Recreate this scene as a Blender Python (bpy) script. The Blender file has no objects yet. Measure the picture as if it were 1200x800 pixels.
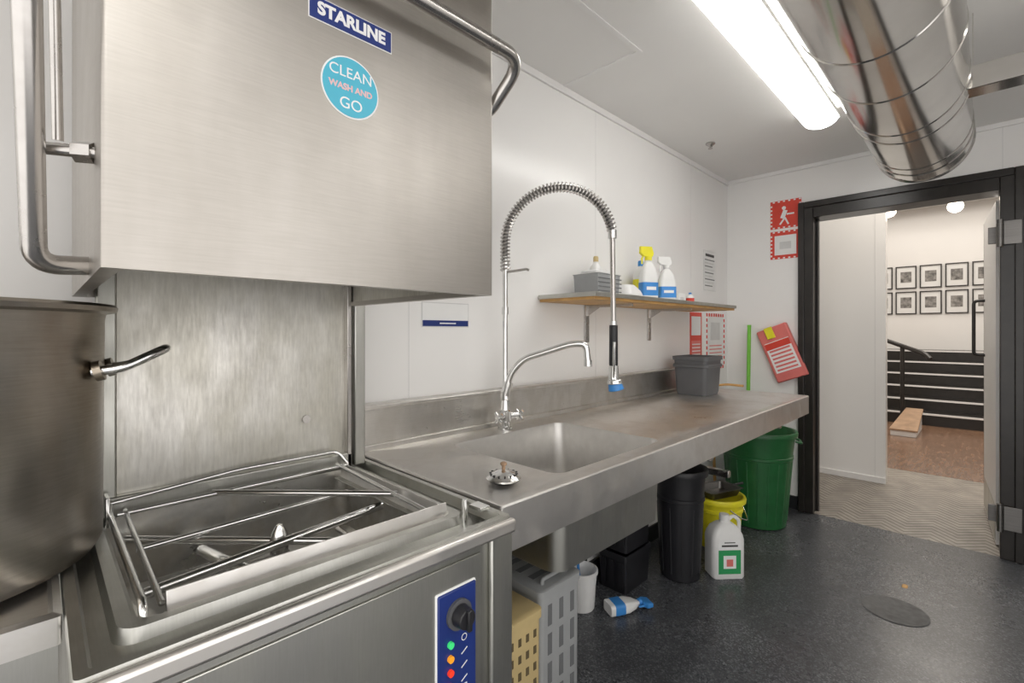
import bpy, bmesh, math, random
from mathutils import Vector, Matrix
random.seed(4)
scene=bpy.context.scene
C=scene.collection
R=math.radians

# ------------------------------------------------------------------ materials
def newmat(name):
    m=bpy.data.materials.new(name); m.use_nodes=True
    nt=m.node_tree; b=nt.nodes["Principled BSDF"]
    return m,nt,b
def N(nt,t,**k):
    n=nt.nodes.new(t)
    for a,v in k.items(): setattr(n,a,v)
    return n
def coords(nt,scale=(1,1,1),rot=(0,0,0)):
    tc=N(nt,"ShaderNodeTexCoord"); mp=N(nt,"ShaderNodeMapping")
    mp.inputs["Scale"].default_value=scale; mp.inputs["Rotation"].default_value=rot
    nt.links.new(tc.outputs["Object"],mp.inputs[0]); return mp
def noise(nt,scale,vec,detail=4,rough=.55,dist=0):
    n=N(nt,"ShaderNodeTexNoise"); n.inputs["Scale"].default_value=scale
    n.inputs["Detail"].default_value=detail; n.inputs["Roughness"].default_value=rough
    n.inputs["Distortion"].default_value=dist
    nt.links.new(vec.outputs[0],n.inputs["Vector"]); return n
def ramp(nt,src,stops):
    r=N(nt,"ShaderNodeValToRGB"); e=r.color_ramp.elements
    while len(e)<len(stops): e.new(.5)
    for i,(p,c) in enumerate(stops):
        e[i].position=p; e[i].color=(c[0],c[1],c[2],1) if isinstance(c,(tuple,list)) else (c,c,c,1)
    nt.links.new(src,r.inputs[0]); return r
def plain(name,col,rough=.5,metal=0,var=.06,nscale=14,bump=0,spec=.5,emit=None,es=0,trans=0):
    m,nt,b=newmat(name); mp=coords(nt)
    n=noise(nt,nscale,mp)
    r=ramp(nt,n.outputs["Fac"],[(.25,tuple(max(0,c*(1-var)) for c in col)),(.75,tuple(min(1,c*(1+var)) for c in col))])
    nt.links.new(r.outputs[0],b.inputs["Base Color"])
    b.inputs["Roughness"].default_value=rough; b.inputs["Metallic"].default_value=metal
    b.inputs["Specular IOR Level"].default_value=spec
    if emit:
        b.inputs["Emission Color"].default_value=(*emit,1); b.inputs["Emission Strength"].default_value=es
    return m
def steel(name,c0,c1,r0,r1,streak=(1,1,60),blotch=3.0,bump=.03,st=.5,stain=None,smap=(1,1,1),sscale=5,spos=(.38,.52),radd=.06):
    m,nt,b=newmat(name)
    b.inputs["Metallic"].default_value=1
    mp=coords(nt,streak); s=noise(nt,6,mp,3)
    mp2=coords(nt); g=noise(nt,blotch,mp2,6,.65)
    mx=N(nt,"ShaderNodeMix"); mx.data_type='FLOAT'; mx.inputs[0].default_value=st
    nt.links.new(g.outputs["Fac"],mx.inputs[2]); nt.links.new(s.outputs["Fac"],mx.inputs[3])
    rc=ramp(nt,mx.outputs[0],[(.3,c0),(.7,c1)])
    rr=ramp(nt,mx.outputs[0],[(.3,r1),(.7,r0)])
    if stain:
        mp3=coords(nt,smap); q=noise(nt,sscale,mp3,6,.55,.2)
        rq=ramp(nt,q.outputs["Fac"],[(spos[0],stain),(spos[1],(1,1,1))])
        mm=N(nt,"ShaderNodeMix"); mm.data_type='RGBA'; mm.blend_type='MULTIPLY'; mm.inputs[0].default_value=1
        nt.links.new(rc.outputs[0],mm.inputs[6]); nt.links.new(rq.outputs[0],mm.inputs[7])
        nt.links.new(mm.outputs[2],b.inputs["Base Color"])
        rq2=ramp(nt,q.outputs["Fac"],[(spos[0],radd),(spos[1],0)])
        ad=N(nt,"ShaderNodeMath",operation='ADD'); nt.links.new(rr.outputs[0],ad.inputs[0]); nt.links.new(rq2.outputs[0],ad.inputs[1])
        nt.links.new(ad.outputs[0],b.inputs["Roughness"])
    else:
        nt.links.new(rc.outputs[0],b.inputs["Base Color"]); nt.links.new(rr.outputs[0],b.inputs["Roughness"])
    if bump:
        bp=N(nt,"ShaderNodeBump"); bp.inputs["Strength"].default_value=bump; bp.inputs["Distance"].default_value=.002
        nt.links.new(s.outputs["Fac"],bp.inputs["Height"]); nt.links.new(bp.outputs[0],b.inputs["Normal"])
    return m
M={}
M['wall']=plain("wall_laminate",(.88,.87,.855),.22,var=.012,nscale=2)
M['ceil']=plain("ceiling_paint",(.85,.84,.82),.6,var=.02,nscale=2)
M['trimw']=plain("white_trim",(.85,.84,.83),.4,var=.02)
M['seam']=plain("panel_seam",(.66,.66,.65),.5)
M['hood']=steel("hood_steel",(.43,.405,.375),(.54,.515,.48),.30,.42,(3,3,60),1.6,.005,.25,(.95,.945,.935),(6,6,1),2.2,(.35,.62),.02)
M['top']=steel("worktop_steel",(.72,.70,.675),(.86,.84,.815),.26,.40,(4,60,4),2.5,.006,.3,(.92,.91,.895),(1,1,1),8,(.38,.52),.08)
M['splash']=steel("splash_steel",(.60,.58,.55),(.72,.70,.67),.24,.38,(4,4,60),3,.006,.35,(.90,.89,.87),(2,2,1),6,(.4,.55))
M['basin']=steel("basin_steel",(.60,.585,.56),(.74,.725,.70),.36,.46,(4,4,4),3,.0,.3)
M['base']=steel("machine_steel",(.46,.46,.43),(.59,.585,.555),.26,.38,(60,3,3),2.5,.008,.3,(.92,.92,.90),(4,4,1),3,(.4,.58))
M['inner']=steel("scaled_steel",(.50,.485,.455),(.80,.785,.74),.30,.46,(30,30,4),2.2,.03,.35,(.86,.85,.81),(3,3,1.4),3,(.38,.62),.04)
M['tank']=steel("tank_steel",(.56,.55,.525),(.78,.77,.74),.24,.40,(6,6,6),6,.015,.35,(.84,.81,.76),(1,1,1),9,(.38,.52))
M['pot']=steel("pot_steel",(.40,.375,.335),(.54,.51,.465),.26,.36,(3,3,60),2.0,.008,.4,(.80,.73,.64),(3,3,1.2),2.2,(.35,.6),.03)
M['chrome']=steel("chrome",(.66,.66,.65),(.80,.80,.79),.10,.22,(1,1,1),20,0,.2)
M['tube']=steel("satin_tube",(.48,.46,.44),(.60,.58,.56),.2,.30,(1,1,1),12,0,.2)
M['duct']=steel("duct_steel",(.56,.54,.51),(.68,.66,.63),.10,.17,(1,1,1),4,.0,.2)
M['darksteel']=steel("dark_steel",(.16,.155,.15),(.26,.25,.24),.3,.45)
M['black']=plain("black_gloss_paint",(.020,.017,.015),.28,var=.3)
M['blackpl']=plain("black_plastic",(.016,.016,.019),.4,var=.2)
M['graypl']=plain("grey_plastic",(.10,.102,.108),.5)
M['crate']=plain("light_grey_plastic",(.34,.35,.355),.45)
M['crated']=plain("grey_slot",(.14,.145,.15),.6)
M['beige']=plain("beige_plastic",(.58,.45,.22),.5)
M['beiged']=plain("beige_slot",(.12,.09,.045),.6)
M['green']=plain("green_plastic",(.018,.125,.036),.35,var=.15)
M['greenl']=plain("light_green",(.2,.6,.06),.4)
M['yellow']=plain("yellow_plastic",(.86,.78,.03),.4)
M['white']=plain("white_plastic",(.80,.80,.79),.4,var=.03)
M['paper']=plain("paper",(.83,.83,.82),.7,var=.02)
M['blue']=plain("blue_plastic",(.05,.26,.66),.35)
M['navy']=plain("navy_enamel",(.013,.032,.18),.35,var=.05)
M['cyan']=plain("cyan_sticker",(.08,.46,.62),.4,var=.04)
M['red']=plain("red_print",(.70,.06,.035),.45)
M['pink']=plain("pink_folder",(.74,.19,.17),.45)
M['pale']=plain("pale_print",(.80,.52,.52),.5)
M['wood']=plain("shelf_wood",(.55,.31,.10),.5,var=.25,nscale=9)
M['plank']=plain("kerb_wood",(.36,.23,.14),.45,var=.25,nscale=9)
M['green_lbl']=plain("green_label",(.03,.33,.11),.5)
M['txtw']=plain("white_print",(.86,.86,.86),.5,var=.01)
M['txtk']=plain("black_print",(.05,.05,.05),.6)
M['ledg']=plain("green_led",(.05,.6,.2),.3,emit=(.05,.8,.2),es=.25)
M['ledo']=plain("orange_led",(.85,.33,.02),.3,emit=(.9,.3,.02),es=.25)
M['ledr']=plain("red_led",(.8,.05,.02),.3,emit=(.9,.04,.02),es=.25)
M['lampbody']=plain("lamp_body",(.82,.82,.81),.4,var=.01)
M['photo']=plain("photo_print",(.22,.21,.2),.5,var=.9,nscale=18)
M['drain']=plain("drain_cover",(.115,.115,.115),.55,var=.4,nscale=30,spec=.3)
def emis(name,col,s):
    m,nt,b=newmat(name); b.inputs["Base Color"].default_value=(*col,1)
    b.inputs["Emission Color"].default_value=(*col,1); b.inputs["Emission Strength"].default_value=s
    return m
M['diff']=emis("lamp_diffuser",(1,.98,.945),6.5)
M['globe']=emis("globe_glass",(1,.88,.72),6)
# floor
m,nt,b=newmat("vinyl_floor"); mp=coords(nt)
v=N(nt,"ShaderNodeTexVoronoi"); v.inputs["Scale"].default_value=170; nt.links.new(mp.outputs[0],v.inputs["Vector"])
rs=ramp(nt,v.outputs["Color"],[(.1,(.038,.040,.045)),(.6,(.070,.073,.079)),(.96,(.17,.178,.19))])
g=noise(nt,1.6,mp,7,.65); rg=ramp(nt,g.outputs["Fac"],[(.3,.8),(.7,1.35)])
mx=N(nt,"ShaderNodeMix"); mx.data_type='RGBA'; mx.blend_type='MULTIPLY'; mx.inputs[0].default_value=1
nt.links.new(rs.outputs[0],mx.inputs[6]); nt.links.new(rg.outputs[0],mx.inputs[7]); nt.links.new(mx.outputs[2],b.inputs["Base Color"])
rr=ramp(nt,g.outputs["Fac"],[(.3,.36),(.7,.20)]); nt.links.new(rr.outputs[0],b.inputs["Roughness"])
bp=N(nt,"ShaderNodeBump"); bp.inputs["Strength"].default_value=.10; bp.inputs["Distance"].default_value=.001
nt.links.new(v.outputs["Distance"],bp.inputs["Height"]); nt.links.new(bp.outputs[0],b.inputs["Normal"]); M['floor']=m
# hall floor: chevron weave
m,nt,b=newmat("hall_chevron_floor"); mp=coords(nt)
sx=N(nt,"ShaderNodeSeparateXYZ"); nt.links.new(mp.outputs[0],sx.inputs[0])
def mth(op,a,bv,c=None):
    n=N(nt,"ShaderNodeMath",operation=op)
    for i,q in enumerate((a,bv)):
        if isinstance(q,(int,float)): n.inputs[i].default_value=q
        else: nt.links.new(q,n.inputs[i])
    return n.outputs[0]
pg=mth('PINGPONG',sx.outputs[1],.13); ad=mth('ADD',sx.outputs[0],pg); pp2=mth('PINGPONG',ad,.030); dv=mth('DIVIDE',pp2,.030)
n=noise(nt,5,mp,6,.7)
c1=ramp(nt,dv,[(.10,(.13,.11,.09)),(.30,(.31,.275,.235)),(.75,(.38,.345,.30))])
c2=ramp(nt,n.outputs["Fac"],[(.3,.6),(.7,1.15)])
mx=N(nt,"ShaderNodeMix"); mx.data_type='RGBA'; mx.blend_type='MULTIPLY'; mx.inputs[0].default_value=1
nt.links.new(c1.outputs[0],mx.inputs[6]); nt.links.new(c2.outputs[0],mx.inputs[7]); nt.links.new(mx.outputs[2],b.inputs["Base Color"])
b.inputs["Roughness"].default_value=.45; M['tile']=m
m,nt,b=newmat("hall_wood"); mp=coords(nt,(1,6,1)); n=noise(nt,4,mp,8,.7)
rr=ramp(nt,n.outputs["Fac"],[(.3,(.12,.065,.038)),(.7,(.30,.175,.11))]); nt.links.new(rr.outputs[0],b.inputs["Base Color"]); b.inputs["Roughness"].default_value=.22; M['hwood']=m

# ------------------------------------------------------------------ helpers
def group(name):
    e=bpy.data.objects.new(name,None); C.objects.link(e); e.empty_display_size=.1; return e
def mk(name,verts,faces,mat,parent=None,smooth=True,ang=35,bevel=0):
    me=bpy.data.meshes.new(name); me.from_pydata([tuple(v) for v in verts],[],faces); me.validate()
    bm=bmesh.new(); bm.from_mesh(me); bmesh.ops.recalc_face_normals(bm,faces=bm.faces); bm.to_mesh(me); bm.free()
    me.materials.append(M[mat] if isinstance(mat,str) else mat)
    if smooth:
        for p in me.polygons: p.use_smooth=True
        me.set_sharp_from_angle(angle=R(ang))
    o=bpy.data.objects.new(name,me); C.objects.link(o)
    if parent: o.parent=parent
    if bevel:
        bv=o.modifiers.new("bevel",'BEVEL'); bv.width=bevel; bv.segments=2; bv.limit_method='ANGLE'; bv.angle_limit=R(40)
    return o
def box(name,x0,x1,y0,y1,z0,z1,mat,parent=None,bevel=0,rz=0,rx=0,ry=0):
    c=Vector(((x0+x1)/2,(y0+y1)/2,(z0+z1)/2)); Rm=Matrix.Rotation(R(rz),3,'Z')@Matrix.Rotation(R(ry),3,'Y')@Matrix.Rotation(R(rx),3,'X')
    vs=[]
    for x in(x0,x1):
        for y in(y0,y1):
            for z in(z0,z1): vs.append(Rm@(Vector((x,y,z))-c)+c)
    f=[(0,1,3,2),(4,6,7,5),(0,4,5,1),(2,3,7,6),(0,2,6,4),(1,5,7,3)]
    return mk(name,vs,f,mat,parent,True,30,bevel)
def rrect(x0,x1,y0,y1,z,r,n=5):
    r=max(min(r,(x1-x0)/2-1e-4,(y1-y0)/2-1e-4),1e-4); out=[]
    for cx,cy,a0 in((x1-r,y1-r,0),(x0+r,y1-r,90),(x0+r,y0+r,180),(x1-r,y0+r,270)):
        for i in range(n+1):
            a=R(a0+90*i/n); out.append(Vector((cx+r*math.cos(a),cy+r*math.sin(a),z)))
    return out
def loft(name,loops,mat,parent=None,cap0=False,cap1=False,ang=35,xf=None):
    vs=[];n=len(loops[0])
    for l in loops: vs+=[(xf(v) if xf else v) for v in l]
    f=[]
    for k in range(len(loops)-1):
        for i in range(n):
            j=(i+1)%n; f.append((k*n+i,k*n+j,(k+1)*n+j,(k+1)*n+i))
    if cap0: f.append(tuple(range(n)))
    if cap1: f.append(tuple(range((len(loops)-1)*n,len(loops)*n)))
    return mk(name,vs,f,mat,parent,True,ang)
def circ(c,r,z,seg=40): return [Vector((c[0]+r*math.cos(2*math.pi*i/seg),c[1]+r*math.sin(2*math.pi*i/seg),z)) for i in range(seg)]
def lathe(name,prof,c,mat,parent=None,seg=48,cap0=True,cap1=True,ang=35,xf=None):
    return loft(name,[circ(c,r,c[2]+z,seg) for r,z in prof],mat,parent,cap0,cap1,ang,xf)
def smoothpts(pts,k=8):
    P=[Vector(p) for p in pts]; P=[2*P[0]-P[1]]+P+[2*P[-1]-P[-2]]; out=[]
    for i in range(1,len(P)-2):
        p0,p1,p2,p3=P[i-1:i+3]
        for j in range(k):
            t=j/k; out.append(.5*((2*p1)+(-p0+p2)*t+(2*p0-5*p1+4*p2-p3)*t*t+(-p0+3*p1-3*p2+p3)*t**3))
    out.append(P[-2]); return out
def fillet(pts,r,k=6):
    P=[Vector(p) for p in pts]; out=[P[0]]
    for i in range(1,len(P)-1):
        a=(P[i-1]-P[i]); b2=(P[i+1]-P[i]); rr=min(r,a.length*.45,b2.length*.45)
        s=P[i]+a.normalized()*rr; e=P[i]+b2.normalized()*rr
        for j in range(k+1):
            t=j/k; out.append((1-t)**2*s+2*t*(1-t)*P[i]+t*t*e)
    out.append(P[-1]); return out
def tube(name,pts,r,mat,parent=None,seg=14,radii=None):
    P=[Vector(p) for p in pts]; vs=[];f=[]
    t=(P[1]-P[0]).normalized(); up=Vector((0,0,1)) if abs(t.z)<.9 else Vector((1,0,0))
    nrm=(up-t*up.dot(t)).normalized()
    for i,p in enumerate(P):
        if i==0: tt=(P[1]-P[0])
        elif i==len(P)-1: tt=P[-1]-P[-2]
        else: tt=P[i+1]-P[i-1]
        tt=tt.normalized(); nrm=(nrm-tt*nrm.dot(tt)).normalized(); bn=tt.cross(nrm)
        rr=radii[i] if radii else r
        for k in range(seg):
            a=2*math.pi*k/seg; vs.append(p+rr*(math.cos(a)*nrm+math.sin(a)*bn))
    for i in range(len(P)-1):
        for k in range(seg):
            j=(k+1)%seg; f.append((i*seg+k,i*seg+j,(i+1)*seg+j,(i+1)*seg+k))
    f.append(tuple(range(seg))); f.append(tuple(range((len(P)-1)*seg,len(P)*seg)))
    return mk(name,vs,f,mat,parent,True,50)
def cyl(name,p0,p1,r,mat,parent=None,r2=None,seg=28,bevel=0):
    o=tube(name,[p0,p1],r,mat,parent,seg,[r,r2 if r2 is not None else r])
    if bevel:
        bv=o.modifiers.new("bevel",'BEVEL'); bv.width=bevel; bv.segments=2; bv.limit_method='ANGLE'; bv.angle_limit=R(50)
    return o
def text(name,s,loc,size,mat,parent,face='-Y',ext=.0004,bold=.0,rot=0,align='CENTER'):
    cu=bpy.data.curves.new(name,'FONT'); cu.body=s; cu.size=size; cu.extrude=ext; cu.offset=bold
    cu.align_x=align; cu.align_y='CENTER'; cu.materials.append(M[mat])
    o=bpy.data.objects.new(name,cu); C.objects.link(o); o.location=loc
    o.rotation_euler=(R(90),R(rot),0) if face=='-Y' else (R(90),R(rot),R(-90)); o.parent=parent; return o

YW=1.526; XF=4.07; ZC=2.596; H=1.35
# ------------------------------------------------------------------ room shell
box("floor",-1.5,XF,-1.7,YW+.1,-.06,0,'floor')
box("ceiling",-1.5,XF+.15,-1.7,YW+.1,ZC,ZC+.08,'ceil')
box("wall_left",-1.5,XF+.15,YW,YW+.1,0,ZC,'wall')
box("wall_right",1.6,XF+.15,-1.7,-1.6,0,ZC,'wall')
wf=group("wall_far")
box("wall_far_left_part",XF,XF+.15,.95,YW,0,ZC,'wall',wf)
box("wall_far_over_door",XF,XF+.15,-.11,.95,2.25,ZC,'wall',wf)
box("wall_far_right_part",XF,XF+.15,-1.6,-.11,0,ZC,'wall',wf)
box("trim_1",-1.5,XF,YW-.014,YW,ZC-.035,ZC,'trimw',bevel=.003)
box("trim_2",XF-.014,XF,-1.6,YW-.014,ZC-.03,ZC,'trimw',bevel=.003)
k=3
for x in(.98,2.18,3.38):
    box("trim_%d"%k,x-.0008,x+.0008,YW-.001,YW,1.1,ZC-.035,'seam'); k+=1
for y in(.3,-.072,-.75):
    box("trim_%d"%k,XF-.001,XF,y-.0012,y+.0012,2.31,ZC-.03,'seam'); k+=1
box("trim_9",.3,1.9,1.08,1.10,ZC-.004,ZC,'trimw'); box("trim_10",1.88,1.90,1.10,YW-.014,ZC-.004,ZC,'trimw')
box("baseboard_far",XF-.014,XF,.99,YW-.014,0,.1,'blackpl',bevel=.003)
box("baseboard_left",-1.5,XF-.014,YW-.014,YW,0,.1,'blackpl',bevel=.003)

# door frame
df=group("door_frame")
def frame_piece(nm,y0,y1,z0,z1): box(nm,XF-.03,XF+.17,y0,y1,z0,z1,'black',df,.004)
frame_piece("jamb_a",.90,.986,0,2.30); frame_piece("jamb_b",-.15,-.06,0,2.30)
frame_piece("head",-.06,.90,2.19,2.30)
box("stop_a",XF-.045,XF-.02,.955,.996,0,2.31,'black',df,.005)
box("stop_b",XF-.045,XF-.02,-.16,-.12,0,2.31,'black',df,.005)
box("stop_head",XF-.045,XF-.02,-.12,.955,2.265,2.31,'black',df,.005)
box("stop_in",XF+.06,XF+.10,.885,.90,0,2.19,'black',df,.003)
for i,z in enumerate((.25,1.93)):
    box("hinge_plate_%d"%i,XF-.05,XF-.044,-.15,-.075,z-.07,z+.07,'darksteel',df,.002)
    cyl("hinge_pin_%d"%i,(XF-.055,-.060,z-.08),(XF-.055,-.060,z+.08),.014,'darksteel',df)
    box("hinge_wing_%d"%i,XF-.052,XF+.04,-.062,-.045,z-.06,z+.06,'darksteel',df,.002)
    box("hinge_arm_%d"%i,XF+.02,XF+.04,-.05,-.01,z-.05,z+.05,'darksteel',df,.002)
dr=group("door_1")
def rotz(p0,ang):
    c,s=math.cos(ang),math.sin(ang)
    return lambda v:Vector((p0[0]+(v[0])*c-(v[1])*s,p0[1]+v[0]*s+v[1]*c,v[2]))
T=rotz((XF+.19,-.085),R(3.6))
def tbox(nm,x0,x1,y0,y1,z0,z1,mat,par,T,b=.002):
    o=box(nm,x0,x1,y0,y1,z0,z1,mat,par,b)
    for v in o.data.vertices: v.co=T(v.co)
    return o
tbox("leaf",0,.86,0,.04,.01,2.17,'trimw',dr,T)
tbox("leaf_edge",.86,.866,-.001,.041,.01,2.17,'black',dr,T)
tube("pull_handle",[T(Vector(p)) for p in fillet([(.78,.04,1.58),(.78,.1,1.58),(.78,.1,1.17),(.78,.04,1.17)],.03)],.011,'black',dr)
tbox("kick_plate",.02,.84,.04,.042,.03,.25,'base',dr,T)

# ------------------------------------------------------------------ hallway
box("hall_floor_patterned",XF,5.95,-3,3.5,-.06,-.001,'tile')
box("hall_floor_wooden",5.95,11.2,-3,3.5,-.06,0,'hwood')
box("wall_hall_partition",5.3,5.4,.625,3.5,0,3.5,'wall')
box("baseboard_hall",5.286,5.3,.625,3.5,0,.05,'trimw')
for i,y in enumerate((.70,)): box("trim_%d"%(20+i),5.2985,5.3,y-.001,y+.001,.05,2.6,'seam')
box("wall_hall_end",11,11.1,-3,3.5,0,3.5,'wall')
box("wall_hall_side",XF+.15,11.1,3.5,3.6,0,3.5,'wall')
box("wall_hall_opposite",XF+.15,11.1,-3.1,-3,0,3.5,'wall')
box("ceiling_hall",XF+.15,11.1,-3.1,3.6,3.5,3.58,'ceil')
box("wall_hall_near_a",XF+.15,XF+.17,.99,3.5,0,3.5,'wall')
box("wall_hall_near_b",XF+.15,XF+.17,-3,-.16,0,3.5,'wall')
box("wall_hall_near_c",XF+.15,XF+.17,-.16,.99,2.31,3.5,'wall')
st=group("hall_staircase")
for i in range(6):
    x0=9.0+i*.29
    box("riser_%d"%i,x0,10.98,-2.9,1.9,(0 if i==0 else i*.172),(i+1)*.172-.022,'black',st)
    box("nosing_%d"%i,x0-.02,10.98,-2.9,1.9,(i+1)*.172-.022,(i+1)*.172,'trimw' ,st)
    box("tread_%d"%i,x0+.02,10.98,-2.9,1.9,(i+1)*.172,(i+1)*.172+.003,'black',st)
sw=group("stair_kerb")
ka,kb_=.62,.88
mk("kerb_body",[(7.85,ka,0),(7.85,kb_,0),(8.6,kb_-.1,0),(8.6,ka,0),(7.85,ka,.07),(7.85,kb_,.07),(8.6,kb_-.1,.25),(8.6,ka,.25)],[(0,1,2,3),(4,5,6,7),(0,1,5,4),(2,3,7,6),(0,3,7,4),(1,2,6,5)],'trimw',sw,bevel=.005)
mk("kerb_cap",[(7.83,ka-.015,.07),(7.83,kb_+.01,.07),(8.62,kb_-.09,.255),(8.62,ka-.015,.255),(7.83,ka-.015,.092),(7.83,kb_+.01,.092),(8.62,kb_-.09,.28),(8.62,ka-.015,.28)],[(0,1,2,3),(4,5,6,7),(0,1,5,4),(2,3,7,6),(0,3,7,4),(1,2,6,5)],'plank',sw,bevel=.004)
hr=group("stair_handrail")
cyl("post_lower",(8.72,.84,0),(8.72,.84,1.13),.026,'black',hr)
tube("rail",fillet([(8.38,.52,.98),(8.43,.58,1.05),(8.72,.84,1.14),(8.9,1.2,1.28)],.05),.030,'black',hr)
cyl("post_upper",(8.9,1.2,0),(8.9,1.2,1.28),.022,'black',hr)
for r_ in range(2):
    for c_ in range(6):
        y=1.34-.332*c_; z=2.31-.455*r_
        fr=group("picture_frame")
        for nm,a in(("side_l",(y-.145,y-.128,z-.2,z+.2)),("side_r",(y+.128,y+.145,z-.2,z+.2)),("side_t",(y-.128,y+.128,z+.183,z+.2)),("side_b",(y-.128,y+.128,z-.2,z-.183))):
            box(nm,10.97,11,a[0],a[1],a[2],a[3],'black',fr)
        box("mat_board",10.985,10.999,y-.128,y+.128,z-.183,z+.183,'paper',fr)
        box("photo",10.982,10.985,y-.075,y+.075,z-.09,z+.1,'photo',fr)
for (x,y) in((8.2,.93),(8.2,.27)):
    gl=group("globe_lamp")
    zb=2.98 if y>.5 else 2.93
    cyl("stem",(x,y,3.5),(x,y,zb+.07),.008,'tube',gl)
    cyl("cap",(x,y,zb+.06),(x,y,zb+.1),.04,'tube',gl)
    lathe("glass",[(.01,-.08),(.045,-.066),(.07,-.038),(.08,0),(.07,.038),(.045,.06)],(x,y,zb),'globe',gl,32)

# ------------------------------------------------------------------ hood dishwasher
dw=group("hood_dishwasher")
X0,X1,YF,YB=.03,.73,.74,1.50
def L(i,z,r=.004,e=0): return rrect(X0+i,X1-i,YF+i,YB-i,z,r)
tk=(.10,.65,.845,1.36)
def TL(i,z,r): return rrect(tk[0]+i,tk[1]-i,tk[2]+i,tk[3]-i,z,r)
loft("cabinet",[L(0,.14,.006),L(0,.925,.006),L(-.004,.93,.008),L(-.004,.943,.008),L(-.002,.948,.008),L(.012,.948,.008),L(.018,.926,.01),TL(-.03,.926,.03),TL(-.024,.944,.03),TL(-.006,.944,.03),TL(0,.938,.03)],'base',dw,True,False)
loft("wash_tank",[TL(0,.938,.03),TL(.006,.78,.04),TL(.03,.76,.04),TL(.10,.70,.05)],'tank',dw,False,True)
for i,(x,y) in enumerate(((.08,.80),(.68,.80),(.08,1.44),(.68,1.44))): cyl("foot_%d"%i,(x,y,0),(x,y,.145),.025,'darksteel',dw)
box("front_panel",X0+.01,.645,YF-.004,YF,.16,.895,'base',dw,.002)
box("front_edge_post",.668,.73,YF-.012,YF,.14,.92,'base',dw,.004)
box("front_lip",X0,X1+.004,YF-.022,YF-.004,.915,.945,'top',dw,.007)
# control panel
box("control_frame",.530,.629,YF-.008,YF,.588,.850,'txtw',dw,.003)
box("control_panel",.5325,.6265,YF-.011,YF,.591,.8475,'navy',dw,.003)
cyl("knob_base",(.580,YF-.011,.799),(.580,YF-.018,.799),.029,'graypl',dw)
cyl("knob",(.580,YF-.018,.799),(.580,YF-.042,.799),.022,'blackpl',dw,.019,bevel=.002)
box("knob_grip",.575,.585,YF-.050,YF-.040,.779,.819,'blackpl',dw,.002)
for i,(z,mm) in enumerate(((.747,'ledg'),(.720,'ledo'),(.693,'ledr'),(.666,'ledr'))):
    cyl("led_%d"%i,(.560,YF-.011,z),(.560,YF-.017,z),.0065,mm,dw)
    if i: box("icon_%d"%i,.587,.604,YF-.0117,YF-.0109,z-.0009,z+.0009,'txtw',dw,ry=-30)
    else: lathe("icon_0",[(.007,0),(.0055,.0001)],(0,0,0),'txtw',dw,20,False,False,xf=lambda v:Vector((.595+v.x,YF-.0115,.747+v.y)))
box("icon_bar",.588,.602,YF-.0117,YF-.0109,.635,.655,'txtw',dw)
# back panel, posts
box("back_panel",.098,.665,1.375,1.385,.955,2.08,'inner',dw)
box("back_ledge",.10,.67,1.352,1.376,.94,.985,'base',dw,.004)
for i,x in enumerate((.088,.682)):
    box("guide_post_%d"%i,x,x+.035,1.36,1.395,.94,2.1,'base',dw,.004)
box("post_inner",.655,.668,1.352,1.38,.94,2.1,'tube',dw,.002)
cyl("back_bolt",(.54,1.374,1.10),(.54,1.366,1.10),.011,'tube',dw)
# hood shell (open underneath)
hx0,hx1,hy0,hy1,hz0,hz1=.052,.683,.74,1.42,1.426,2.16
hood=[rrect(hx0+.02,hx1-.02,hy0+.02,hy1-.02,hz0+.012,.004),rrect(hx0+.02,hx1-.02,hy0+.02,hy1-.02,hz0,.004),rrect(hx0,hx1,hy0,hy1,hz0,.006),rrect(hx0,hx1,hy0,hy1,hz1-.06,.006),rrect(hx0+.03,hx1-.03,hy0+.06,hy1-.03,hz1,.006)]
loft("hood_shell",hood,'hood',dw,False,True)
loft("hood_liner",[rrect(hx0+.012,hx1-.012,hy0+.012,hy1-.012,hz0+.012,.004),rrect(hx0+.012,hx1-.012,hy0+.012,hy1-.012,hz1-.08,.004)],'inner',dw,False,True)
hp=fillet([(.055,.93,1.446),(-.004,.905,1.440),(-.012,.69,1.86),(-.012,.685,1.92),(.718,.688,1.918),(.705,.775,1.835),(.675,.80,1.82)],.05,8)
tube("lift_handle",hp,.0135,'tube',dw,18)
cyl("link_rod",(.018,.86,1.60),(.012,.80,1.86),.006,'tube',dw)
cyl("link_bolt",(-.01,.86,1.585),(.056,.83,1.585),.008,'tube',dw)
cyl("link_nut",(.034,.843,1.585),(.052,.833,1.585),.014,'tube',dw,seg=6)
cyl("link_clip",(-.01,.79,1.855),(.02,.80,1.855),.010,'tube',dw)
# badges
box("badge",.296,.438,.7375,.74,1.838,1.873,'navy',dw,.001)
box("badge_border",.2945,.4395,.7385,.74,1.8365,1.8745,'txtw',dw,.001)
text("badge_text","STARLINE",(.367,.7372,1.8555),.027,'txtw',dw,bold=.0011)
cyl("sticker_rim",(.364,.74,1.75),(.364,.7392,1.75),.050,'txtw',dw,seg=48)
cyl("sticker",(.364,.7393,1.75),(.364,.7384,1.75),.0475,'cyan',dw,seg=48)
text("sticker_text_a","CLEAN",(.364,.7383,1.772),.024,'txtw',dw)
text("sticker_text_b","GO",(.364,.7383,1.722),.026,'txtw',dw)
text("sticker_text_c","WASH AND",(.364,.7383,1.748),.014,'pale',dw,bold=.0005)
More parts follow.
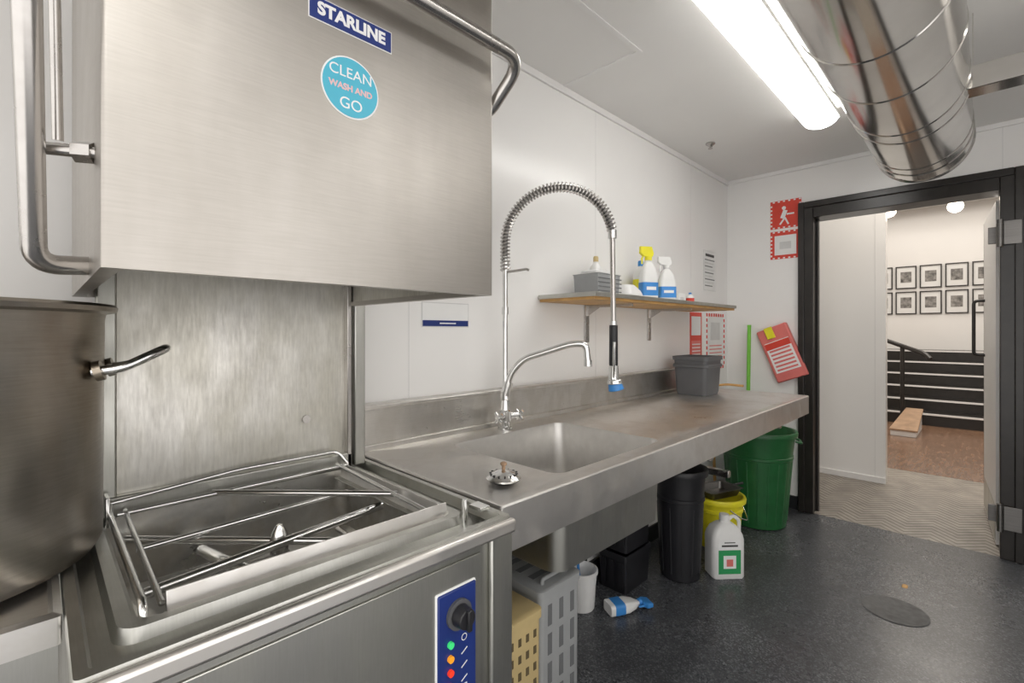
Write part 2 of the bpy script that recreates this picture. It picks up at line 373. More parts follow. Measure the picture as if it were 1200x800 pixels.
# rack guides in the tank
tube("rack_rail_left",fillet([(.11,1.35,.975),(.107,1.32,.962),(.107,.865,.955),(.107,.85,.925),(.15,.85,.92)],.02),.006,'chrome',dw)
tube("rack_rail_left_b",[(.135,1.34,.955),(.135,.90,.93)],.005,'chrome',dw)
tube("rack_rail_back",fillet([(.11,1.345,.975),(.36,1.345,.998),(.62,1.345,.998),(.645,1.33,.96)],.02),.005,'chrome',dw)
tube("rack_rail_back_b",[(.12,1.32,.955),(.64,1.32,.96)],.005,'chrome',dw)
tube("rack_rail_right",[(.612,1.33,.965),(.612,.88,.95)],.005,'chrome',dw)
box("rail_plate_front",.135,.655,.862,.866,.920,.962,'top',dw,.001,rx=-12)
box("rail_plate_front_foot",.135,.655,.866,.888,.919,.922,'base',dw,.001)
box("rail_plate_right",.630,.634,.87,1.34,.920,.962,'top',dw,.001,ry=12)
box("rail_plate_right_b",.61,.63,.87,1.34,.921,.924,'base',dw,.001)
box("clip_left",.098,.107,1.30,1.345,.935,1.0,'chrome',dw,.002)
tube("wash_arm_a",[(.135,1.34,.892),(.50,.96,.892)],.008,'chrome',dw)
tube("wash_arm_b",[(.126,1.04,.890),(.625,1.10,.902)],.010,'chrome',dw)
tube("rinse_arm_a",[(.30,1.33,.958),(.622,1.02,.952)],.007,'chrome',dw)
tube("rinse_arm_b",[(.14,1.22,.905),(.60,1.24,.91)],.006,'chrome',dw)
lathe("arm_hub",[(.012,-.15),(.012,-.02),(.018,-.015),(.02,.01),(.015,.03),(.006,.045)],(.37,1.085,.885),'chrome',dw,24)
tube("tank_pipe",fillet([(.28,1.34,.82),(.30,1.2,.83),(.37,1.1,.80)],.05),.014,'chrome',dw)
tube("tank_element",fillet([(.60,1.30,.79),(.60,.95,.79),(.20,.95,.79),(.20,1.25,.79),(.45,1.25,.79)],.05),.007,'tube',dw)
box("tank_filter",.20,.42,.96,1.06,.715,.74,'inner',dw,.004)
cyl("latch_pin",(.655,.80,.925),(.655,.80,.985),.006,'chrome',dw,bevel=.001)
box("latch_plate",.70,.728,.80,.84,.945,.953,'chrome',dw,.001)

# ------------------------------------------------------------------ left work table + stockpot
lt=group("side_table")
loft("top",[rrect(-1.2,.024,.93,1.50,.905,.006),rrect(-1.2,.024,.93,1.50,.945,.006),rrect(-1.19,.015,.94,1.49,.949,.006),rrect(-1.17,.010,.955,1.47,.942,.006)],'top',lt,True,True)
box("apron",-1.19,.02,.945,.96,.80,.906,'base',lt)
for i,(x,y) in enumerate(((-1.15,.98),(-.04,.98),(-1.15,1.45),(-.04,1.45))): cyl("leg_%d"%i,(x,y,0),(x,y,.906),.02,'tube',lt)
box("undershelf",-1.17,-.0,.96,1.47,.25,.28,'base',lt)
pot=group("stockpot")
pc=(-.158,1.225,.950)
lathe("pot_body",[(.20,0),(.238,.004),(.247,.02),(.250,.42),(.252,.432),(.268,.436),(.270,.444),(.266,.449),(.246,.449),(.244,.44),(.241,.02),(.1,.012)],pc,'pot',pot,72)
a=R(-13); dirv=Vector((math.cos(a),math.sin(a),0)); sd=Vector((-dirv.y,dirv.x,0)); cc=Vector(pc)
def pp(r,s,z): return cc+dirv*r+sd*s+Vector((0,0,z))
tube("pot_handle",fillet([pp(.243,-.055,.328),pp(.285,-.055,.333),pp(.345,-.035,.366),pp(.345,.035,.366),pp(.285,.055,.333),pp(.243,.055,.328)],.03),.0085,'chrome',pot)
for s in(-.055,.055): tube("handle_lug_%d"%(s>0),[pp(.247,s,.328),pp(.258,s,.331)],.018,'pot',pot)
tube("pot_handle_far",fillet([cc-dirv*.243-sd*.055+Vector((0,0,.335)),cc-dirv*.33-sd*.035+Vector((0,0,.37)),cc-dirv*.33+sd*.035+Vector((0,0,.37)),cc-dirv*.243+sd*.055+Vector((0,0,.335))],.03),.0085,'pot',pot)

# ------------------------------------------------------------------ sink counter
sc=group("sink_counter")
cx0,cx1,cy0,cy1=.742,3.39,.777,1.505
sk=(1.045,1.66,.86,1.365)
def CL(i,z,r=.005): return rrect(cx0+i,cx1-i,cy0+i,cy1-i,z,r,6)
def SL(i,z,r): return rrect(sk[0]+i,sk[1]-i,sk[2]+i,sk[3]-i,z,r,6)
loft("worktop",[CL(.03,.845),CL(0,.84),CL(0,.947,.006),CL(.003,.951,.006),CL(.014,.951,.006),CL(.022,.945,.006),SL(-.012,.944,.05),SL(0,.941,.045)],'top',sc,False,False)
loft("basin_inside",[SL(0,.941,.045),SL(.004,.93,.045),SL(.012,.72,.05),SL(.035,.70,.06)],'basin',sc,False,True)
loft("basin_outside",[SL(-.004,.93,.045),SL(.006,.65,.045),SL(.03,.632,.06)],'base',sc,False,True)
cyl("drain",(1.35,1.1,.7005),(1.35,1.1,.704),.045,'tube',sc)
tube("waste_pipe",fillet([(1.35,1.1,.64),(1.35,1.1,.58),(1.50,1.45,.56)],.04),.022,'graypl',sc)
box("backsplash",cx0,cx1,1.482,1.525,.945,1.095,'splash',sc,.004)
box("backsplash_cap",cx0,cx1,1.466,1.525,1.085,1.10,'splash',sc,.004)
box("backsplash_foot",cx0,cx1,1.470,1.483,.945,.965,'splash',sc,.003)
for i,x in enumerate((.76,2.0,2.95)):
    box("bracket_%d"%i,x,x+.04,1.10,1.52,.46,.50,'tube',sc,.003)
    box("bracket_leg_%d"%i,x,x+.04,1.48,1.52,.0,.845,'tube',sc,.003)
    box("bracket_top_%d"%i,x,x+.04,.82,1.52,.80,.842,'tube',sc,.003)
sp=group("sink_strainer")
lathe("strainer_basket",[(.012,0),(.040,.003),(.047,.008),(.047,.012),(.040,.018),(.030,.026),(.012,.032),(.006,.034)],(.886,.918,.945),'chrome',sp,32)
lathe("strainer_knob",[(.005,.03),(.005,.042),(.009,.046),(.009,.051),(.004,.054)],(.886,.918,.945),'plank',sp,16)
for i in range(14):
    a=i*math.pi/7; box("slot_%d"%i,.886+.034*math.cos(a)-.005,.886+.034*math.cos(a)+.005,.918+.034*math.sin(a)-.002,.918+.034*math.sin(a)+.002,.9665,.9695,'black',sp,rz=math.degrees(a))

# ------------------------------------------------------------------ pre-rinse faucet
fa=group("pre_rinse_faucet")
B=Vector((1.37,1.41,.945)); E=Vector((1.60,1.04,.945)); D=(E-B).normalized(); Lr=(E-B).length
def fp(t,z): return Vector((B.x+D.x*t,B.y+D.y*t,z))
lathe("base_flange",[(.03,0),(.03,.008),(.02,.014),(.02,.03),(.026,.035),(.026,.075),(.020,.08),(.016,.12),(.02,.125),(.02,.155),(.012,.165)],B,'chrome',fa,28)
for s in(-1,1):
    cyl("valve_arm_%d"%s,B+Vector((0,0,.055)),B+Vector((s*.055,-.02,.055)),.014,'chrome',fa)
    hc=B+Vector((s*.06,-.025,.055))
    for j in range(4):
        a=R(45+90*j); v=Vector((0,math.cos(a),math.sin(a)))*.026
        cyl("valve_spoke_%d_%d"%(s,j),hc,hc+v,.006,'chrome',fa,.007)
    cyl("valve_cap_%d"%s,hc+Vector((-s*.008,0,0)),hc+Vector((s*.012,-.002,0)),.013,'chrome',fa,.009)
cyl("riser",fp(0,1.09),fp(0,1.66),.0105,'chrome',fa)
cyl("riser_collar",fp(0,1.42),fp(0,1.45),.014,'chrome',fa)
cyl("riser_nut",fp(0,1.60),fp(0,1.64),.016,'chrome',fa)
tube("hook_arm",fillet([fp(0,1.595),fp(.05,1.60),fp(.09,1.605),fp(.10,1.60)],.01),.0055,'tube',fa)
arc=[fp(0,1.60+.115*i/10) for i in range(10)]
rad=Lr/2
for i in range(41):
    a=math.pi*(1-i/40*.97); arc.append(fp(rad+rad*math.cos(a),1.715+rad*math.sin(a)))
tube("hose_arc",arc,.0105,'darksteel',fa,12)
def along(P,s):
    acc=0
    for i in range(len(P)-1):
        l=(P[i+1]-P[i]).length
        if acc+l>=s: return P[i].lerp(P[i+1],(s-acc)/l),(P[i+1]-P[i]).normalized()
        acc+=l
    return P[-1],(P[-1]-P[-2]).normalized()
tot=sum((arc[i+1]-arc[i]).length for i in range(len(arc)-1))
side=Vector((-D.y,D.x,0)); hx=[]; turns=52; st_=10
for i in range(turns*st_+1):
    s=tot*i/(turns*st_)*.985; p,t=along(arc,s); n2=t.cross(side).normalized(); a=2*math.pi*i/st_
    hx.append(p+.0175*(math.cos(a)*side+math.sin(a)*n2))
tube("spring",hx,.0042,'tube',fa,6)
e=arc[-1]
tube("hose_drop",smoothpts([e,fp(Lr,1.68),fp(Lr+.002,1.52),fp(Lr+.004,1.375)],6),.0105,'tube',fa,14)
cyl("spring_end",e+Vector((0,0,.012)),e-Vector((0,0,.02)),.017,'chrome',fa)
g0=fp(Lr+.004,0)
cyl("grip_ferrule",(g0.x,g0.y,1.39),(g0.x,g0.y,1.37),.014,'chrome',fa)
cyl("grip",(g0.x,g0.y,1.375),(g0.x,g0.y,1.215),.0165,'blackpl',fa,.0175,bevel=.003)
cyl("valve_body",(g0.x,g0.y,1.215),(g0.x,g0.y,1.16),.019,'chrome',fa,.021,bevel=.002)
tube("valve_nose",fillet([(g0.x,g0.y,1.18),(g0.x,g0.y,1.15),(g0.x+.008,g0.y-.008,1.13)],.02),.014,'chrome',fa)
cyl("spray_collar",(g0.x+.003,g0.y-.003,1.160),(g0.x+.004,g0.y-.004,1.143),.028,'chrome',fa,.031,bevel=.003)
cyl("spray_rose",(g0.x+.004,g0.y-.004,1.145),(g0.x+.008,g0.y-.008,1.118),.027,'blue',fa,.031,bevel=.003)
tube("trigger",smoothpts([(g0.x-.012,g0.y-.01,1.17),(g0.x-.035,g0.y-.025,1.20),(g0.x-.050,g0.y-.035,1.27),(g0.x-.055,g0.y-.04,1.31)],5),.0055,'chrome',fa)
S2=Vector((1.55,1.13,0)); DD=(S2-Vector((B.x,B.y,0)));
def sp_(t,z): return Vector((B.x+DD.x*t,B.y+DD.y*t,z))
tube("spout",fillet([sp_(0,1.09),sp_(.06,1.17),sp_(.22,1.235),sp_(.82,1.30),sp_(1.0,1.30),sp_(1.02,1.225)],.045),.0135,'chrome',fa)
cyl("spout_tip",sp_(1.02,1.235),sp_(1.02,1.21),.016,'chrome',fa)
cyl("spout_union",sp_(.0,1.085),sp_(.04,1.14),.02,'chrome',fa)

# ------------------------------------------------------------------ wall shelf and things on it
sh=group("wall_shelf")
box("steel_top",1.70,3.33,1.194,1.52,1.515,1.521,'top',sh)
box("front_lip",1.70,3.33,1.190,1.196,1.503,1.523,'base',sh,.001)
box("end_lip_a",1.698,1.703,1.19,1.52,1.503,1.523,'base',sh,.001)
box("end_lip_b",3.327,3.332,1.19,1.52,1.503,1.523,'base',sh,.001)
box("wood_underlay",1.705,3.325,1.20,1.515,1.490,1.515,'wood',sh)
for i,x in enumerate((2.09,2.76)):
    box("bracket_plate_%d"%i,x-.018,x+.018,1.516,1.525,1.29,1.49,'tube',sh,.002)
    box("bracket_rib_%d"%i,x-.004,x+.004,1.24,1.52,1.475,1.492,'tube',sh,.001)
    mk("bracket_gusset_%d"%i,[(x-.003,1.517,1.48),(x-.003,1.517,1.43),(x-.003,1.43,1.48),(x+.003,1.517,1.48),(x+.003,1.517,1.43),(x+.003,1.43,1.48)],[(0,1,2),(3,5,4),(0,3,4,1),(1,4,5,2),(2,5,3,0)],'tube',sh)
ZS=1.521
gb=group("storage_basket")
loft("basket",[rrect(1.85,2.03,1.28,1.42,ZS,.01),rrect(1.845,2.035,1.275,1.425,ZS+.10,.01),rrect(1.84,2.04,1.27,1.43,ZS+.103,.01),rrect(1.85,2.03,1.28,1.42,ZS+.10,.01),rrect(1.855,2.025,1.285,1.415,ZS+.01,.01)],'crate',gb,True,True)
for j in range(4): box("rib_%d"%j,1.842,2.038,1.272,1.275,ZS+.018+.02*j,ZS+.023+.02*j,'crated',gb)
box("contents",1.87,2.01,1.30,1.40,ZS+.011,ZS+.125,'white',gb,.01)
def spray_bottle(name,x,y,z,w,h,bm,hm,lbl,ang=0):
    g=group(name); T=rotz((x,y),R(ang)); d=w*.62
    def l(i,zz,r): return rrect(-w/2+i,w/2-i,-d/2+i*.6,d/2-i*.6,z+zz,r)
    loft("body",[l(.004,0,.01),l(0,.006,.015),l(0,h*.45,.018),l(w*.12,h*.62,.018),l(w*.3,h*.72,.01),l(w*.34,h*.76,.01)],bm,g,True,True,xf=T)
    loft("label",[rrect(-w/2-.0008,w/2+.0008,-d/2-.0008,d/2+.0008,z+h*.1,.015),rrect(-w/2-.0008,w/2+.0008,-d/2-.0008,d/2+.0008,z+h*.34,.015)],lbl,g,xf=T)
    box_=box("label_text",-w*.3,w*.3,-d/2-.002,-d/2-.0009,z+h*.2,z+h*.26,'txtw',g)
    for v in box_.data.vertices: v.co=T(v.co)
    cyl("collar",T(Vector((0,0,z+h*.75))),T(Vector((0,0,z+h*.82))),w*.2,hm,g)
    loft("head",[rrect(-w*.35,w*.25,-.011,.011,z+h*.82,.005),rrect(-w*.55,w*.30,-.012,.012,z+h*.88,.005),rrect(-w*.55,w*.2,-.01,.01,z+h,.006)],hm,g,True,True,xf=T)
    tube("trigger",[T(Vector(p)) for p in((-w*.28,0,z+h*.85),(-w*.42,0,z+h*.78),(-w*.40,0,z+h*.68))],.005,hm,g)
    return g
spray_bottle("spray_bottle",2.46,1.36,ZS,.10,.31,'white','yellow','blue',-30)
spray_bottle("spray_bottle",2.64,1.34,ZS,.10,.27,'white','white','blue',-40)
def bottle(name,x,y,z,r,h,mat,cap,lbl=None):
    g=group(name)
    lathe("body",[(r*.9,0),(r,.005),(r,h*.65),(r*.8,h*.76),(r*.35,h*.84),(r*.33,h*.88)],(x,y,z),mat,g,32)
    lathe("cap",[(r*.38,h*.87),(r*.38,h*.97),(r*.3,h)],(x,y,z),cap,g,24)
    if lbl: lathe("label",[(r+.0008,h*.15),(r+.0008,h*.55)],(x,y,z),lbl,g,32,False,False)
    return g
bottle("squeeze_bottle",2.06,1.44,ZS,.035,.22,'white','beige')
bottle("detergent_bottle",2.55,1.46,ZS,.045,.25,'white','blue','yellow')
bottle("small_bottle",3.0,1.36,ZS,.025,.08,'white','blue','red')
cbx=group("carton"); box("carton_body",2.84,2.93,1.36,1.44,ZS,ZS+.07,'paper',cbx,.003); box("carton_print",2.86,2.91,1.3585,1.36,ZS+.02,ZS+.045,'seam',cbx)
bw=group("cleaning_cloths")
loft("cloth_lower",[rrect(2.15,2.29,1.30,1.42,ZS,.03),rrect(2.14,2.30,1.29,1.43,ZS+.02,.03),rrect(2.15,2.29,1.30,1.42,ZS+.045,.03),rrect(2.17,2.26,1.32,1.40,ZS+.075,.03)],'white',bw,True,True)

# ------------------------------------------------------------------ wall signs
wl=group("wall_label")
box("plate_border",1.036,1.269,YW-.0015,YW,1.366,1.464,'seam',wl)
box("plate",1.04,1.265,YW-.002,YW,1.37,1.46,'paper',wl); box("blue_band",1.04,1.265,YW-.003,YW-.002,1.37,1.393,'navy',wl)
box("header_line",1.12,1.20,YW-.0035,YW-.003,1.379,1.384,'txtw',wl)
nt_=group("wall_notice")
box("sheet_border",3.595,3.825,YW-.0015,YW,1.665,1.975,'seam',nt_)
box("sheet",3.60,3.82,YW-.002,YW,1.67,1.97,'paper',nt_)
for i in range(9): box("line_%d"%i,3.62,3.80-.02*(i%3),YW-.003,YW-.002,1.90-.025*i,1.907-.025*i,'seam' if i%2 else 'graypl',nt_)
box("title",3.63,3.79,YW-.003,YW-.002,1.93,1.95,'txtk',nt_)
s1=group("safety_sign")
box("sheet",3.36,3.56,YW-.003,YW,1.10,1.49,'red',s1); box("panel_a",3.38,3.54,YW-.004,YW-.003,1.32,1.46,'paper',s1); box("panel_b",3.38,3.54,YW-.004,YW-.003,1.13,1.28,'pink',s1)
for i in range(5): box("line_%d"%i,3.39,3.53,YW-.005,YW-.004,1.15+.025*i,1.157+.025*i,'txtw',s1)
s2=group("safety_sign")
box("sheet",3.64,4.0,YW-.003,YW,1.05,1.49,'paper',s2)
for i in range(8):
    box("edge_t_%d"%i,3.64+.045*i,3.665+.045*i,YW-.005,YW-.003,1.465,1.49,'red',s2); box("edge_b_%d"%i,3.64+.045*i,3.665+.045*i,YW-.005,YW-.003,1.05,1.075,'red',s2)
for i in range(9):
    box("edge_l_%d"%i,3.64,3.66,YW-.005,YW-.003,1.08+.043*i,1.105+.043*i,'red',s2); box("edge_r_%d"%i,3.98,4.0,YW-.005,YW-.003,1.08+.043*i,1.105+.043*i,'red',s2)
box("pictogram",3.72,3.90,YW-.005,YW-.003,1.28,1.42,'seam',s2)
for i in range(5): box("line_%d"%i,3.70,3.94,YW-.005,YW-.003,1.12+.028*i,1.128+.028*i,'pink',s2)
s3=group("fire_sign")
for i,(z0,z1) in enumerate(((2.145,2.36),(1.91,2.125))):
    box("board_%d"%i,XF-.004,XF,.982,1.195,z0,z1,'red',s3)
    for j in range(6):
        y=.984+.036*j
        box("hatch_%d_%d_b"%(i,j),XF-.0055,XF-.004,y,y+.014,z0+.002,z0+.012,'txtw',s3)
        box("hatch_%d_%d_t"%(i,j),XF-.0055,XF-.004,y,y+.014,z1-.012,z1-.002,'txtw',s3)
        z=z0+.02+.03*j
        box("hatch_%d_%d_l"%(i,j),XF-.0055,XF-.004,.984,.995,z,z+.013,'txtw',s3); box("hatch_%d_%d_r"%(i,j),XF-.0055,XF-.004,1.182,1.193,z,z+.013,'txtw',s3)
cyl("figure_head",(XF-.004,1.10,2.30),(XF-.006,1.10,2.30),.014,'txtw',s3)
box("figure_body",XF-.006,XF-.004,1.085,1.115,2.22,2.285,'txtw',s3,rx=20)
box("figure_leg_a",XF-.006,XF-.004,1.105,1.117,2.17,2.23,'txtw',s3,rx=35); box("figure_leg_b",XF-.006,XF-.004,1.075,1.087,2.17,2.23,'txtw',s3,rx=-25)
box("figure_hose",XF-.006,XF-.004,1.03,1.08,2.245,2.257,'txtw',s3)
box("card",XF-.006,XF-.004,1.015,1.165,1.94,2.09,'paper',s3)
box("card_drawing",XF-.0065,XF-.006,1.05,1.13,1.985,2.04,'seam',s3)

fb=group("fire_blanket_case")
yc,zc=1.105,1.185
def fbx(nm,w,h,x0,x1,mat,dy=0,dz=0,b=.003):
    a_=R(-22); ry_=dy*math.cos(a_)-dz*math.sin(a_); rz_=dy*math.sin(a_)+dz*math.cos(a_)
    box(nm,x0,x1,yc+ry_-w/2,yc+ry_+w/2,zc+rz_-h/2,zc+rz_+h/2,mat,fb,b,rx=-22)
fbx("case",.225,.42,XF-.05,XF-.002,'pink',b=.01); fbx("label",.18,.24,XF-.052,XF-.0495,'txtw',dz=-.02,b=0)
fbx("label_band",.18,.05,XF-.053,XF-.0515,'red',dz=.07,b=0)
for i in range(6): fbx("line_%d"%i,.15,.014,XF-.054,XF-.0515,'pink',dz=-.12+.03*i,b=0)
fbx("top_tab",.06,.09,XF-.06,XF-.05,'yellow',dz=.17,dy=.02)

bm_=group("broom")
cyl("stick",(3.93,1.325,.12),(4.0,1.33,1.385),.014,'greenl',bm_); cyl("stick_tip",(4.0,1.33,1.385),(4.0,1.33,1.40),.015,'greenl',bm_)
box("head",3.93,3.98,1.19,1.46,.08,.13,'blue',bm_,.006); box("bristles",3.925,3.985,1.185,1.465,0,.082,'graypl',bm_,.004)
bm2=group("mop")
cyl("stick",(3.66,1.46,.1),(3.66,1.50,1.06),.011,'wood',bm2)
lathe("mop_head",[(.05,0),(.055,.02),(.045,.08),(.02,.13)],(3.66,1.455,0),'paper',bm2,20)

# ------------------------------------------------------------------ things on the counter
tb=group("plastic_tub")
bx,by,bz=3.02,1.32,.9455
def bl(i,z,r): return rrect(bx-.125+i,bx+.125-i,by-.115+i,by+.115-i,bz+z,r)
loft("tub",[bl(.02,0,.03),bl(.014,.02,.03),bl(.004,.22,.03),bl(-.004,.222,.03),bl(-.004,.245,.03),bl(.002,.246,.03),bl(.008,.22,.03),bl(.022,.012,.03)],'graypl',tb,True,True)
loft("tub_band",[bl(.002,.175,.03),bl(-.002,.18,.03),bl(-.002,.192,.03),bl(.002,.197,.03)],'graypl',tb)
sc2=group("scrub_brush")
box("brush_block",3.22,3.32,1.30,1.34,.963,.985,'wood',sc2,.005); box("bristles",3.225,3.315,1.303,1.337,.945,.964,'paper',sc2)
tube("brush_handle",smoothpts([(3.31,1.32,.975),(3.34,1.25,.985),(3.35,1.15,.982)],5),.008,'wood',sc2)
rg_=group("red_scourer"); loft("pad",[rrect(3.22,3.29,1.39,1.45,.9455,.01),rrect(3.218,3.292,1.388,1.452,.975,.012),rrect(3.225,3.285,1.395,1.445,1.0,.012)],'red',rg_,True,True)

# ------------------------------------------------------------------ things under the counter
def bin_(name,x,y,r,h,mat,taper=.82,ribs=True,fill=None):
    g=group(name); rb=r*taper
    prof=[(rb*.93,0),(rb,.008)]
    for i in range(1,7):
        t=i/7; rr_=rb+(r-rb)*t
        if ribs and i in(5,): prof+=[(rr_,h*t),(rr_+.006,h*t+.004),(rr_+.006,h*t+.02),(rr_+.001,h*t+.024)]
        else: prof.append((rr_,h*t))
    prof+=[(r,h-.035),(r+.014,h-.032),(r+.017,h-.012),(r+.012,h),(r,h),(r-.006,h-.01),(rb-.006,.03),(rb*.5,.02)]
    lathe("shell",prof,(x,y,0),mat,g,56)
    return g
gbin=bin_("green_dustbin",3.62,1.15,.235,.66,'green',.76)
for q,ang_ in enumerate((-70,110)):
    ca,sa=math.cos(R(ang_)),math.sin(R(ang_)); o_=Vector((3.62,1.15,0)); rv=Vector((ca,sa,0)); tv=Vector((-sa,ca,0))
    tube("grip_%d"%q,fillet([o_+rv*.23-tv*.06+Vector((0,0,.60)),o_+rv*.265-tv*.06+Vector((0,0,.59)),o_+rv*.265+tv*.06+Vector((0,0,.59)),o_+rv*.23+tv*.06+Vector((0,0,.60))],.02),.008,'green',gbin)
for i in range(20):
    a=2*math.pi*i/20
    tube("flute_%d"%i,[(3.62+.180*math.cos(a),1.15+.180*math.sin(a),.04),(3.62+.215*math.cos(a),1.15+.215*math.sin(a),.46)],.006,'green',gbin,6)
kb=bin_("black_waste_bin",2.52,1.20,.132,.60,'blackpl',.78)
for i in range(12):
    a=2*math.pi*i/12
    tube("flute_%d"%i,[(2.52+.103*math.cos(a),1.2+.103*math.sin(a),.04),(2.52+.119*math.cos(a),1.2+.119*math.sin(a),.40)],.005,'blackpl',kb,6)
yb=bin_("yellow_bucket",3.05,1.20,.145,.32,'yellow',.82,True)
tube("bail",smoothpts([(2.95,1.09,.27),(3.0,1.04,.22),(3.08,1.035,.20),(3.16,1.09,.24),(3.17,1.11,.28)],6),.004,'chrome',yb)
bpn=group("roasting_pan")
T=rotz((3.03,1.20),R(-20))
loft("pan",[rrect(-.11,.11,-.07,.07,.321,.02),rrect(-.13,.13,-.085,.085,.365,.02),rrect(-.14,.14,-.095,.095,.368,.02),rrect(-.125,.125,-.08,.08,.365,.02),rrect(-.105,.105,-.065,.065,.328,.02)],'darksteel',bpn,True,True,xf=T)
tube("pan_handle",[T(Vector(p)) for p in((.13,0,.36),(.22,-.01,.365))],.008,'blackpl',bpn)
jg=group("chemical_jug")
T=rotz((2.70,1.03),R(-42))
def jl(i,z,r,sx=0): return rrect(-.092+i+sx,.092-i,-.062+i*.6,.062-i*.6,z,r)
loft("jug_body",[jl(.008,0,.02),jl(0,.008,.03),jl(0,.21,.03),jl(.006,.235,.03),jl(.02,.265,.03),jl(.045,.285,.02),jl(.066,.295,.02),jl(.068,.305,.02)],'white',jg,True,True,xf=T)
cyl("jug_cap",T(Vector((0,0,.302))),T(Vector((0,0,.335))),.026,'white',jg,bevel=.003)
tube("jug_handle",[T(Vector(p)) for p in fillet([(.02,0,.30),(.05,0,.325),(.085,0,.30),(.085,0,.23)],.02)],.010,'white',jg)
def jlab(nm,x0,x1,z0,z1,mat,e=.0632):
    o=box(nm,x0,x1,-e,-e+.001,z0,z1,mat,jg)
    for v in o.data.vertices: v.co=T(v.co)
jlab("jug_label",-.062,.062,.03,.17,'green_lbl'); jlab("jug_label_top",-.062,.062,.16,.215,'txtw',.0636)
jlab("jug_label_bar",-.045,.045,.178,.188,'txtk',.0642); jlab("jug_label_bar_b",-.03,.03,.198,.203,'txtk',.0642); jlab("jug_label_square",-.035,.035,.06,.13,'txtw',.0642); jlab("jug_label_spot",-.018,.018,.072,.11,'pink',.0648)
for k_,(z0,dx) in enumerate(((0,0),(.205,.01))):
    g=group("storage_crate")
    def kl(i,z,r=.015): return rrect(2.11+dx+i,2.37-i,1.29+i,1.47-i,z,r)
    loft("crate_body",[kl(.012,z0),kl(.006,z0+.17),kl(0,z0+.172),kl(0,z0+.2),kl(.006,z0+.2),kl(.012,z0+.17),kl(.018,z0+.01)],'blackpl',g,True,True)
    for j in range(3): box("slat_%d"%j,2.108+dx,2.114+dx,1.31+.052*j,1.34+.052*j,z0+.03,z0+.16,'blackpl',g)
def rack(name,x0,x1,y0,y1,z0,z1,mat,dark,nx=4,nz=3,ny=6,mg=.012):
    g=group(name)
    def l(i,z,r=.02): return rrect(x0+i,x1-i,y0+i,y1-i,z,r)
    loft("rack_body",[l(.008,z0),l(.002,z0+.01),l(0,z1-.03),l(-.005,z1-.028),l(-.005,z1-.004),l(0,z1)],mat,g,True,True)
    w=(x1-x0-.03)/nx; hh=(z1-z0-.05)/nz
    for i in range(nx):
        for j in range(nz):
            box("slot_f_%d_%d"%(i,j),x0+.015+w*i+mg,x0+.015+w*(i+1)-mg,y0-.0012,y0+.002,z0+.02+hh*j,z0+.02+hh*(j+1)-.026,dark,g,.001)
    w=(y1-y0-.03)/ny
    for i in range(ny):
        for j in range(nz):
            box("slot_s_%d_%d"%(i,j),x0-.0012,x0+.002,y0+.015+w*i+mg,y0+.015+w*(i+1)-mg,z0+.02+hh*j,z0+.02+hh*(j+1)-.026,dark,g,.001)
    return g
g=rack("dish_rack",1.13,1.335,1.0,1.36,0,.52,'crate','crated',3,5,4,.019)
for i in range(4): box("top_slot_%d"%i,1.17,1.29,1.07+.06*i,1.095+.06*i,.5195,.5212,'crated',g)
for s in(0,1): tube("carry_grip_%d"%s,fillet([(1.17,1.03+.28*s,.515),(1.17,1.03+.28*s,.535),(1.29,1.03+.28*s,.535),(1.29,1.03+.28*s,.515)],.01),.007,'crate',g)
rack("bread_crate",.84,1.10,.97,1.30,0,.50,'beige','beiged',7,9,7,.010)
wt=group("white_pail")
lathe("tub",[(.062,0),(.065,.005),(.076,.17),(.082,.172),(.082,.186),(.076,.188),(.070,.17),(.06,.01)],(1.885,1.405,0),'white',wt,40)
tube("scrub_handle",[(1.885,1.405,.02),(1.91,1.45,.25)],.007,'blue',wt)
spb=spray_bottle("lying_spray_bottle",0,0,0,.085,.22,'white','blue','blue')
spb.rotation_euler=(R(90),0,R(62)); spb.location=(1.92,1.275,.030)

# ------------------------------------------------------------------ ceiling things
def strip(name,x0,x1,y0,y1,zt):
    g=group(name)
    box("housing",x0,x1,y0+.03,y1-.03,zt-.045,zt,'lampbody',g,.004)
    ym=(y0+y1)/2; hw=(y1-y0)/2; L_=[]
    for (xx,sc_) in((x0-.005,.55),(x0+.0,.9),(x0+.02,1),(x1-.02,1),(x1,.9),(x1+.005,.55)):
        L_.append([Vector((xx,ym+hw*sc_*math.cos(a),zt-.045-.055*sc_*max(0,math.sin(a)))) for a in [math.pi*i/12 for i in range(13)]])
    loft("diffuser",L_,'diff',g,True,True,60)
    for i,x in enumerate((x0+.0,x1-.0)): box("end_cap_%d"%i,x-.012,x+.012,y0+.005,y1-.005,zt-.06,zt-.035,'lampbody',g,.004)
    box("edge_rail_a",x0,x1,y0-.003,y0+.012,zt-.058,zt-.04,'lampbody',g,.002); box("edge_rail_b",x0,x1,y1-.012,y1+.003,zt-.058,zt-.04,'lampbody',g,.002)
strip("added_fill_lamp",1.60,3.15,.57,.745,ZC)
strip("added_fill_lamp",-1.2,.35,-.75,-.575,ZC)  # added out of view behind the camera to brighten the room
strip("added_fill_lamp",1.2,2.75,-1.2,-1.025,ZC)  # another unseen lamp, added as fill from the right
du=group("ventilation_duct")
dy,dz,dr_=.237,H+1.0,.197
def ring(x,r,seg=64): return [Vector((x,dy+r*math.cos(2*math.pi*i/seg),dz+r*math.sin(2*math.pi*i/seg))) for i in range(seg)]
loops=[ring(3.36,.0+.02),ring(3.36,dr_-.01),ring(3.355,dr_+.004),ring(3.34,dr_+.006),ring(3.33,dr_)]
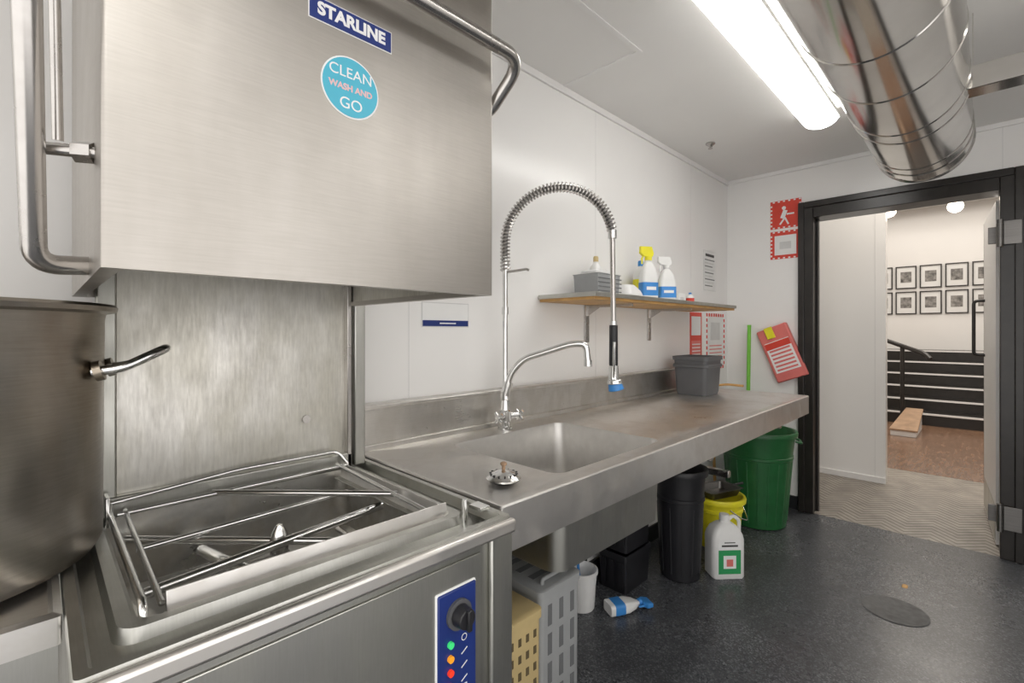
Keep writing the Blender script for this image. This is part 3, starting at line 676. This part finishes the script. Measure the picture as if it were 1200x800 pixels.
for xs,w in((3.20,.004),(3.08,.003),(2.62,.003),(2.50,.003),(2.1,.003),(1.75,.003),(1.0,.003),(.25,.003),(-.5,.003)):
    loops+=[ring(xs+.007,dr_),ring(xs+.003,dr_+w),ring(xs-.003,dr_+w),ring(xs-.007,dr_)]
loops+=[ring(-1.49,dr_)]
loft("duct_shell",loops,'duct',du,True,True,25)
for i,xs in enumerate((1.0,2.6)):
    box("hanger_%d"%i,xs-.012,xs+.012,dy-dr_-.006,dy-dr_-.003,dz,ZC,'duct',du); box("hanger_%d_b"%i,xs-.012,xs+.012,dy+dr_+.003,dy+dr_+.006,dz,ZC,'duct',du)
box("branch_duct",2.56,2.66,-1.6,dy-dr_+.03,dz-.06,dz+.03,'duct',du,.004)
spk=group("ceiling_sprinkler")  # sprinkler hanging from the ceiling
lathe("sprinkler_head",[(.03,0),(.03,-.008),(.018,-.015),(.008,-.03),(.014,-.034),(.014,-.037)],(3.15,1.29,ZC),'tube',spk,24)
fd=group("floor_drain")
lathe("drain_plate",[(.02,.0),(.125,0),(.13,.0025),(.118,.003),(.112,.0015),(.02,.0015)],(2.93,.31,0),'drain',fd,40)
lf=group("fallen_leaf")
loft("leaf_scrap",[rrect(3.22,3.27,.29,.315,0,.012),rrect(3.225,3.265,.293,.312,.003,.01)],'wood',lf,True,True)

# ------------------------------------------------------------------ added fill lights for the hall, no fixtures
def area(name,loc,sx,sy,e,col=(1,.93,.84)):
    l=bpy.data.lights.new(name,'AREA'); l.shape='RECTANGLE'; l.size=sx; l.size_y=sy; l.energy=e; l.color=col
    o=bpy.data.objects.new(name,l); o.location=loc; C.objects.link(o); return o
area("hall_fill_light",(8.0,.5,3.45),2,3,64)
area("hall_fill_light",(5.0,0,3.3),.6,1.5,22)
area("hall_fill_light",(10.2,.5,3.45),.6,3,12)

w=bpy.data.worlds.new("world"); scene.world=w; w.use_nodes=True
w.node_tree.nodes["Background"].inputs[0].default_value=(1,.97,.94,1); w.node_tree.nodes["Background"].inputs[1].default_value=1.15

cam=bpy.data.cameras.new("camera"); co=bpy.data.objects.new("camera",cam); C.objects.link(co)
co.location=(0,0,H); co.rotation_euler=(R(90),0,R(-45)); cam.sensor_width=36; cam.lens=555/1200*36; cam.shift_y=-.01; cam.clip_start=.02
scene.camera=co
scene.view_settings.view_transform='Standard'; scene.view_settings.look='None'; scene.view_settings.exposure=.6
